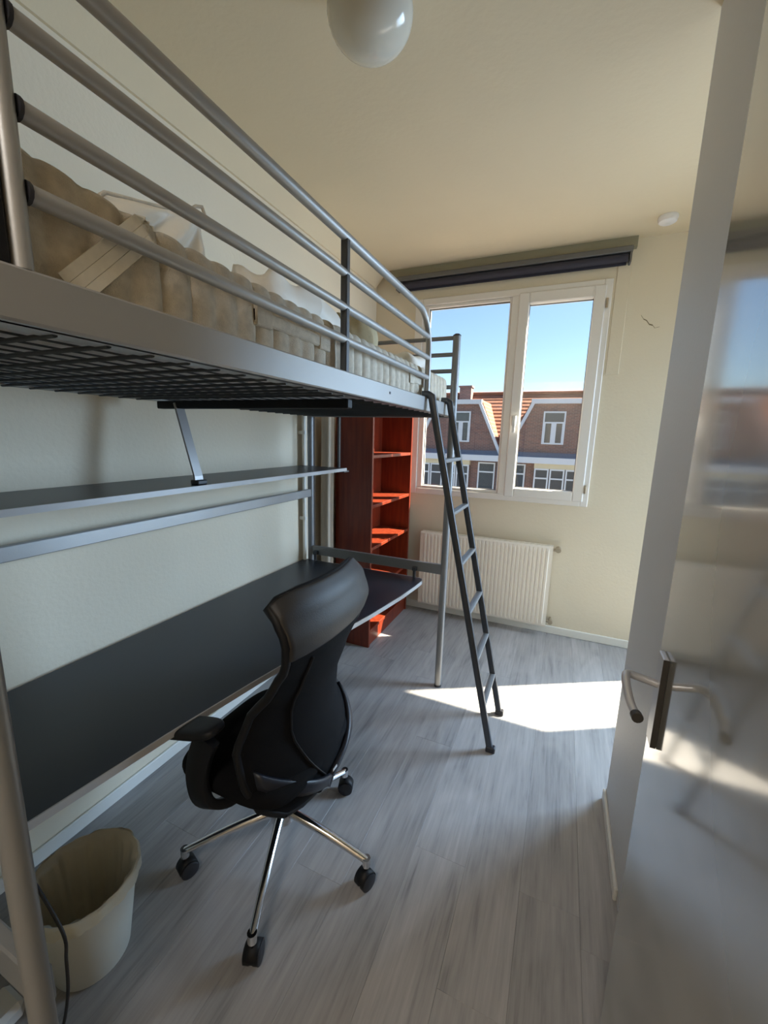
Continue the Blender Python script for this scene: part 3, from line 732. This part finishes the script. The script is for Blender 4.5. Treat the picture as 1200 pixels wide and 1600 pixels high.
# column and star base
MB().lathe([(0, 0.36), (0.027, 0.36), (0.027, 0.25), (0.022, 0.25), (0.022, 0.19), (0, 0.19)], 20, (CX, CY, 0)).build('gas_lift', M['black'], ch, 40)
MB().lathe([(0, 0.205), (0.034, 0.205), (0.042, 0.19), (0.042, 0.145), (0.03, 0.135), (0, 0.135)], 24, (CX, CY, 0)).build('hub', M['chrome'], ch, 40)
def caster_mesh():
    hood = MB()
    def hf(u, v):
        a = math.pi * u; return (0.031 * math.cos(a) - 0.005, -0.021 + 0.042 * v, 0.030 + 0.033 * math.sin(a))
    hood.grid(12, 2, hf); hood.tube([(0, 0, 0.058), (0, 0, 0.082)], 0.007, 8)
    return hood
proto = None
for i, deg in enumerate((4, 76, 148, 220, 292)):
    a = math.radians(deg); c, s = math.cos(a), math.sin(a)
    A = (CX + 0.035 * c, CY + 0.035 * s, 0.176); B = (CX + 0.325 * c, CY + 0.325 * s, 0.098)
    pts = [Vector(A).lerp(Vector(B), t / 6) + Vector((0, 0, 0.006 * math.sin(math.pi * t / 6))) for t in range(7)]
    MB().tube(pts, [0.0165 - 0.0009 * t for t in range(7)], 14).tube([(B[0], B[1], 0.078), (B[0], B[1], 0.108)], 0.014, 12).build('base_leg', M['chrome'], ch, 50)
    loc = Vector((CX + 0.325 * c, CY + 0.325 * s, 0.0))
    rot = (70, 200, 20, 250, 290)[i]
    if proto is None:
        h_ = caster_mesh().build('caster', M['black'], None, 50)
        md = h_.modifiers.new('thickness', 'SOLIDIFY'); md.thickness = 0.003
        ws = []
        for yy in (-0.0145, 0.0145):
            w_ = MB().tube([(-0.006, yy - 0.011, 0.029), (-0.006, yy - 0.008, 0.029), (-0.006, yy + 0.008, 0.029), (-0.006, yy + 0.011, 0.029)], [0.024, 0.029, 0.029, 0.024], 24).build('wheel', M['capblack'], None, 40)
            w_.parent = h_; ws.append(w_)
        proto = h_; o = h_
    else:
        o = proto.copy(); COL.objects.link(o)
        for w_ in proto.children:
            q = w_.copy(); COL.objects.link(q); q.parent = o
    o.parent = ch; o.location = loc - Vector((CX, CY, 0)); o.rotation_euler = (0, 0, math.radians(rot))

# ------------------------------------------------------------------ waste bin with liner
bn = thing('waste_bin', 'round cream plastic waste bin with liner by the near bed leg', 'bin', (-1.115, 0.535, 0))
bc_ = (-1.115, 0.535, 0)
MB().lathe([(0, 0.004), (0.085, 0.002), (0.093, 0.008), (0.128, 0.262), (0.133, 0.268), (0.132, 0.275), (0.126, 0.272), (0.122, 0.262), (0.088, 0.014), (0, 0.012)], 48, bc_).build('bucket', M['bin'], bn, 50)
rl = random.Random(4)
jag = [rl.uniform(-1, 1) for _ in range(64)]
def linf(u, v):
    a = 2 * math.pi * u; i = int(u * 63.999) % 64
    w = 0.004 * math.sin(11 * a) + 0.003 * math.sin(23 * a + 1)
    pr = [(0.02, 0.055), (0.075, 0.05), (0.092, 0.09), (0.104, 0.16), (0.116, 0.235), (0.122, 0.272), (0.130, 0.280), (0.1355, 0.276), (0.1365, 0.264), (0.1365, 0.246)]
    t = v * (len(pr) - 1); k = min(int(t), len(pr) - 2); t -= k
    r = pr[k][0] + (pr[k + 1][0] - pr[k][0]) * t; z = pr[k][1] + (pr[k + 1][1] - pr[k][1]) * t
    if k < 5: r += w * 0.8 - 0.004; z += 0.006 * math.sin(5 * a) * (k < 2)
    else: r += 0.0012 * (1 + math.sin(17 * a)); z += (0.004 * math.sin(4 * a + 1) + 0.006 * jag[i] * (k >= 7)) * v
    return (bc_[0] + r * math.cos(a), bc_[1] + r * math.sin(a), z)
lab(MB().grid(96, 36, linf).build('bin_liner', M['liner'], bn, 80), 'thin pale bin liner folded over the rim')

# cable hanging in front of the bin, adapter on the floor
cb = [(-1.25, 0.36, 0.655), (-1.05, 0.36, 0.635), (-0.938, 0.36, 0.555), (-0.853, 0.36, 0.474), (-0.855, 0.36, 0.40), (-0.868, 0.36, 0.30), (-0.91, 0.36, 0.17), (-0.95, 0.35, 0.06), (-1.0, 0.33, 0.008), (-1.10, 0.34, 0.006)]
tag(MB().tube(smoothpts(cb), 0.0034, 8).build('power_cable', M['cable'], None, 60), 'thin black cable hanging in front of the waste bin', 'cable')
ad = MB().box(-1.225, -1.135, 0.30, 0.385, 0.0, 0.05, 0.012)
tag(ad.build('power_adapter', M['plug'], None), 'small white power adapter on the floor behind the near bed leg', 'adapter')

# ------------------------------------------------------------------ door
DX, DY0, DY1, DH = 0.20, 0.045, 0.855, 2.34
dr = struct(MB().box(DX, DX + 0.04, DY0, DY1, 0.008, DH, 0.002).build('door_1', M['door']))
hl = MB().box(DX - 0.009, DX, 0.785, 0.822, 0.965, 1.137, 0.002)
pt = lab(hl.build('handle_plate', M['handle'], dr), 'narrow aluminium handle plate')
MB().box(DX - 0.0092, DX - 0.0004, 0.7838, 0.7852, 0.966, 1.136).build('plate_edge', M['handledark'], pt)
lv = smoothpts([(DX - 0.008, 0.803, 1.080), (DX - 0.040, 0.803, 1.086), (DX - 0.056, 0.797, 1.091), (DX - 0.062, 0.778, 1.093), (DX - 0.063, 0.745, 1.088), (DX - 0.061, 0.715, 1.082), (DX - 0.057, 0.690, 1.080)])
lev = lab(MB().tube(lv, 0.0068, 12).build('door_lever', M['handle'], dr, 60), 'curved aluminium lever')
MB().tube([(DX - 0.057, 0.691, 1.080), (DX - 0.0555, 0.681, 1.080)], 0.0085, 12).build('lever_tip', M['handledark'], lev, 60)
MB().box(DX + 0.04, DX + 0.048, 0.785, 0.822, 0.965, 1.137, 0.002).tube([(DX + 0.045, 0.803, 1.08), (DX + 0.085, 0.803, 1.08), (DX + 0.09, 0.79, 1.08), (DX + 0.09, 0.68, 1.08)], 0.008, 10).build('back_lever', M['handle'], dr, 60)
for z in (0.25, 1.15, 2.1):
    MB().tube([(DX + 0.045, DY0 - 0.002, z - 0.04), (DX + 0.045, DY0 - 0.002, z + 0.04)], 0.007, 10).build('hinge', M['handle'], dr, 40)

# ------------------------------------------------------------------ ceiling lamp, smoke detector, crack
lm = thing('ceiling_lamp', 'round opal glass globe lamp on the ceiling, switched off', 'lamp', (-0.64, 1.28, ZC))
MB().lathe([(0, 0), (0.06, 0), (0.065, -0.012), (0.055, -0.03), (0, -0.03)], 32, (-0.64, 1.28, ZC)).build('lamp_base', M['shade_olive'], lm, 40)
gp = [(0.052, -0.010)] + [(0.125 * math.sin(a), -0.094 - 0.002 + 0.094 * math.cos(a)) for a in [math.radians(26 + 154 * i / 22) for i in range(23)]]
gp[-1] = (0.0005, gp[-1][1])
MB().lathe(gp, 40, (-0.64, 1.28, ZC)).build('globe_shade', M['globe'], lm, 80)
sd = thing('smoke_detector', 'white disc smoke detector on the ceiling right of the window', 'smoke detector', (0.42, 3.07, ZC))
MB().lathe([(0, 0), (0.05, 0), (0.052, -0.012), (0.046, -0.030), (0.036, -0.036), (0, -0.037)], 32, (0.42, 3.07, ZC)).build('housing', M['detector'], sd, 30)
MB().lathe([(0.0, -0.038), (0.012, -0.038), (0.014, -0.036), (0.014, -0.030)], 16, (0.42, 3.07, ZC)).build('sensor_cap', M['plug'], sd, 30)
ck = MB()
cp = [(0.375, 2.33), (0.392, 2.305), (0.41, 2.295), (0.428, 2.27), (0.448, 2.263), (0.462, 2.245), (0.488, 2.25)]
for i, ((xa, za), (xb, zb_)) in enumerate(zip(cp, cp[1:])):
    w = (0.0015, 0.003, 0.004, 0.004, 0.002, 0.001)[i]
    ck.add([(xa, YF - 0.0012, za - w), (xb, YF - 0.0012, zb_ - w), (xb, YF - 0.0012, zb_ + w), (xa, YF - 0.0012, za + w),
            (xa, YF, za - w), (xb, YF, zb_ - w), (xb, YF, zb_ + w), (xa, YF, za + w)], [(0, 1, 2, 3), (0, 4, 5, 1), (3, 2, 6, 7), (4, 7, 6, 5), (0, 3, 7, 4), (1, 5, 6, 2)])
ck.build('plaster_crack', M['stain'], wall_far)

# ------------------------------------------------------------------ houses across the street
struct(MB().box(-60, 60, 3.5, 60, -7.2, -7.0).build('ground', M['asphalt']))
HY = 21.0; GZ0, GZ1 = 0.72, 3.36
def house_window(h_, x0, x1, z0, z1, y, style):
    w = MB(); fwd = 0.07
    ring(w, x0, x1, z0, z1, y - 0.06, y + 0.02, fwd, fwd, fwd, fwd, 0)
    zm = z0 + (z1 - z0) * 0.66; w.box(x0 + fwd, x1 - fwd, y - 0.055, y + 0.02, zm - 0.035, zm + 0.035)
    if style == 'double':
        xm = (x0 + x1) / 2; w.box(xm - 0.06, xm + 0.06, y - 0.055, y + 0.02, z0 + fwd, zm - 0.035)
        for a, b in ((x0 + fwd, xm - 0.06), (xm + 0.06, x1 - fwd)):
            w.box(a, a + 0.05, y - 0.05, y + 0.02, z0 + fwd, zm - 0.035); w.box(b - 0.05, b, y - 0.05, y + 0.02, z0 + fwd, zm - 0.035)
    o = w.build('window', M['hwhite'], h_)
    MB().box(x0 + fwd, x1 - fwd, y - 0.02, y - 0.01, zm + 0.035, z1 - fwd).build('pane', M['hglass'], o)
    if style == 'double':
        MB().box(x0 + fwd + 0.05, xm - 0.11, y - 0.02, y - 0.01, z0 + fwd, zm - 0.035).build('pane', M['hglass'], o)
        MB().box(xm + 0.11, x1 - fwd - 0.05, y - 0.02, y - 0.01, z0 + fwd, zm - 0.035).build('pane', M['hglass'], o)
    else:
        MB().box(x0 + fwd, x1 - fwd, y - 0.02, y - 0.01, z0 + fwd, zm - 0.035).build('pane', M['hglass'], o)
    return o
def house(cx, flip, label, group='row houses across the street'):
    h_ = thing('row_house', label, 'house', (cx, HY, -7.0), group)
    tw, bw = 1.06, 2.33
    MB().prism([(cx - bw, GZ0 - 0.1), (cx + bw, GZ0 - 0.1), (cx + tw, GZ1), (cx - tw, GZ1)], 'y', HY, HY + 3.2).build('gable_wall', M['brick'], h_)
    for s in (-1, 1):
        d = Vector((bw - tw, 0, GZ0 - GZ1)).normalized(); nrm = Vector((-d.z, 0, d.x))
        q = [(tw, GZ1 + 0.02), (bw - 0.10, GZ0), (bw, GZ0), (tw + nrm.x * 0.1, GZ1 + 0.02 + nrm.z * 0.1)]
        MB().prism([(cx + s * a, b) for a, b in q], 'y', HY + 0.05, HY + 3.6).build('side_roof', M['tile'], h_)
        v = [(tw - 0.10, GZ1), (bw - 0.14, GZ0), (bw, GZ0), (tw + 0.06, GZ1)]
        MB().prism([(cx + s * a, b) for a, b in v], 'y', HY - 0.10, HY + 0.05).build('verge_board', M['hwhite'], h_)
    MB().box(cx - tw - 0.12, cx + tw + 0.12, HY - 0.12, HY + 0.1, GZ1 - 0.16, GZ1 + 0.06).build('top_board', M['hwhite'], h_)
    MB().box(cx - tw - 0.05, cx + tw + 0.05, HY + 0.1, HY + 3.6, GZ1 - 0.02, GZ1 + 0.05).build('flat_roof', M['lead'], h_)
    house_window(h_, cx - 0.60, cx + 0.37, 1.34, 2.85, HY, 'double') if not flip else house_window(h_, cx - 0.30, cx + 0.67, 1.34, 2.85, HY, 'double')
    MB().box(cx - bw, cx + bw, HY - 0.02, HY + 0.06, GZ0 - 0.02, GZ0 + 0.22).build('lead_flashing', M['lead'], h_)
    MB().box(cx - bw + 0.02, cx + bw - 0.02, HY - 0.45, HY, 0.44, GZ0).build('cornice', M['hwhite'], h_)
    MB().box(cx - bw, cx + bw, HY, HY + 4, -7.0, GZ0 - 0.1).build('front_wall', M['brick'], h_)
    s = -1 if not flip else 1
    def X(a, b): return (cx + min(s * a, s * b), cx + max(s * a, s * b))
    a, b = X(2.05, 1.20); 
    house_window(h_, a, b, -1.06, 0.36, HY, 'single'); house_window(h_, a, b, -4.2, -2.4, HY, 'single')
    # bay with cream lintel and white frames
    a, b = X(0.80, -1.95)
    MB().box(a, b, HY - 0.25, HY, 0.20, 0.44).build('bay_lintel', M['hcream'], h_)
    MB().box(a, b, HY - 0.25, HY, -1.75, -1.15).build('bay_sill_panel', M['hwhite'], h_)
    MB().box(a, b, HY - 0.25, HY, -4.6, -1.75).build('bay_base', M['hcream'], h_)
    n = 4; wdt = (b - a) / n
    for i in range(n):
        house_window(h_, a + i * wdt + 0.02, a + (i + 1) * wdt - 0.02, -1.15, 0.20, HY - 0.2, 'single')
    MB().tube([(cx + (bw - 0.10), HY - 0.12, 0.5), (cx + (bw - 0.10), HY - 0.12, -7.0)], 0.09, 10).build('downpipe', M['lead'], h_, 40)
    # main roof behind the gable
    MB().prism([(HY + 0.3, GZ0), (HY + 3.3, 4.02), (HY + 3.4, 3.9), (HY + 3.4, GZ0)], 'x', cx - bw, cx + bw).build('main_roof', M['tile'], h_)
    MB().tube([(cx - bw, HY + 3.3, 4.04), (cx + bw, HY + 3.3, 4.04)], 0.09, 8).build('ridge_tiles', M['tile'], h_, 40)
    return h_
house(-9.85, False, 'brick gabled house left of the one seen through the left pane')
h1 = house(-5.14, True, 'brick gabled house with white trim seen through the left pane')
house(-0.455, False, 'brick gabled house with white trim seen through the right sash')
house(4.23, True, 'brick gabled house right of the one seen through the right sash')
MB().box(-5.75, -5.10, HY + 2.6, HY + 3.2, 3.3, 4.35).box(-5.8, -5.05, HY + 2.55, HY + 3.25, 4.33, 4.42).build('chimney', M['brick'], h1)
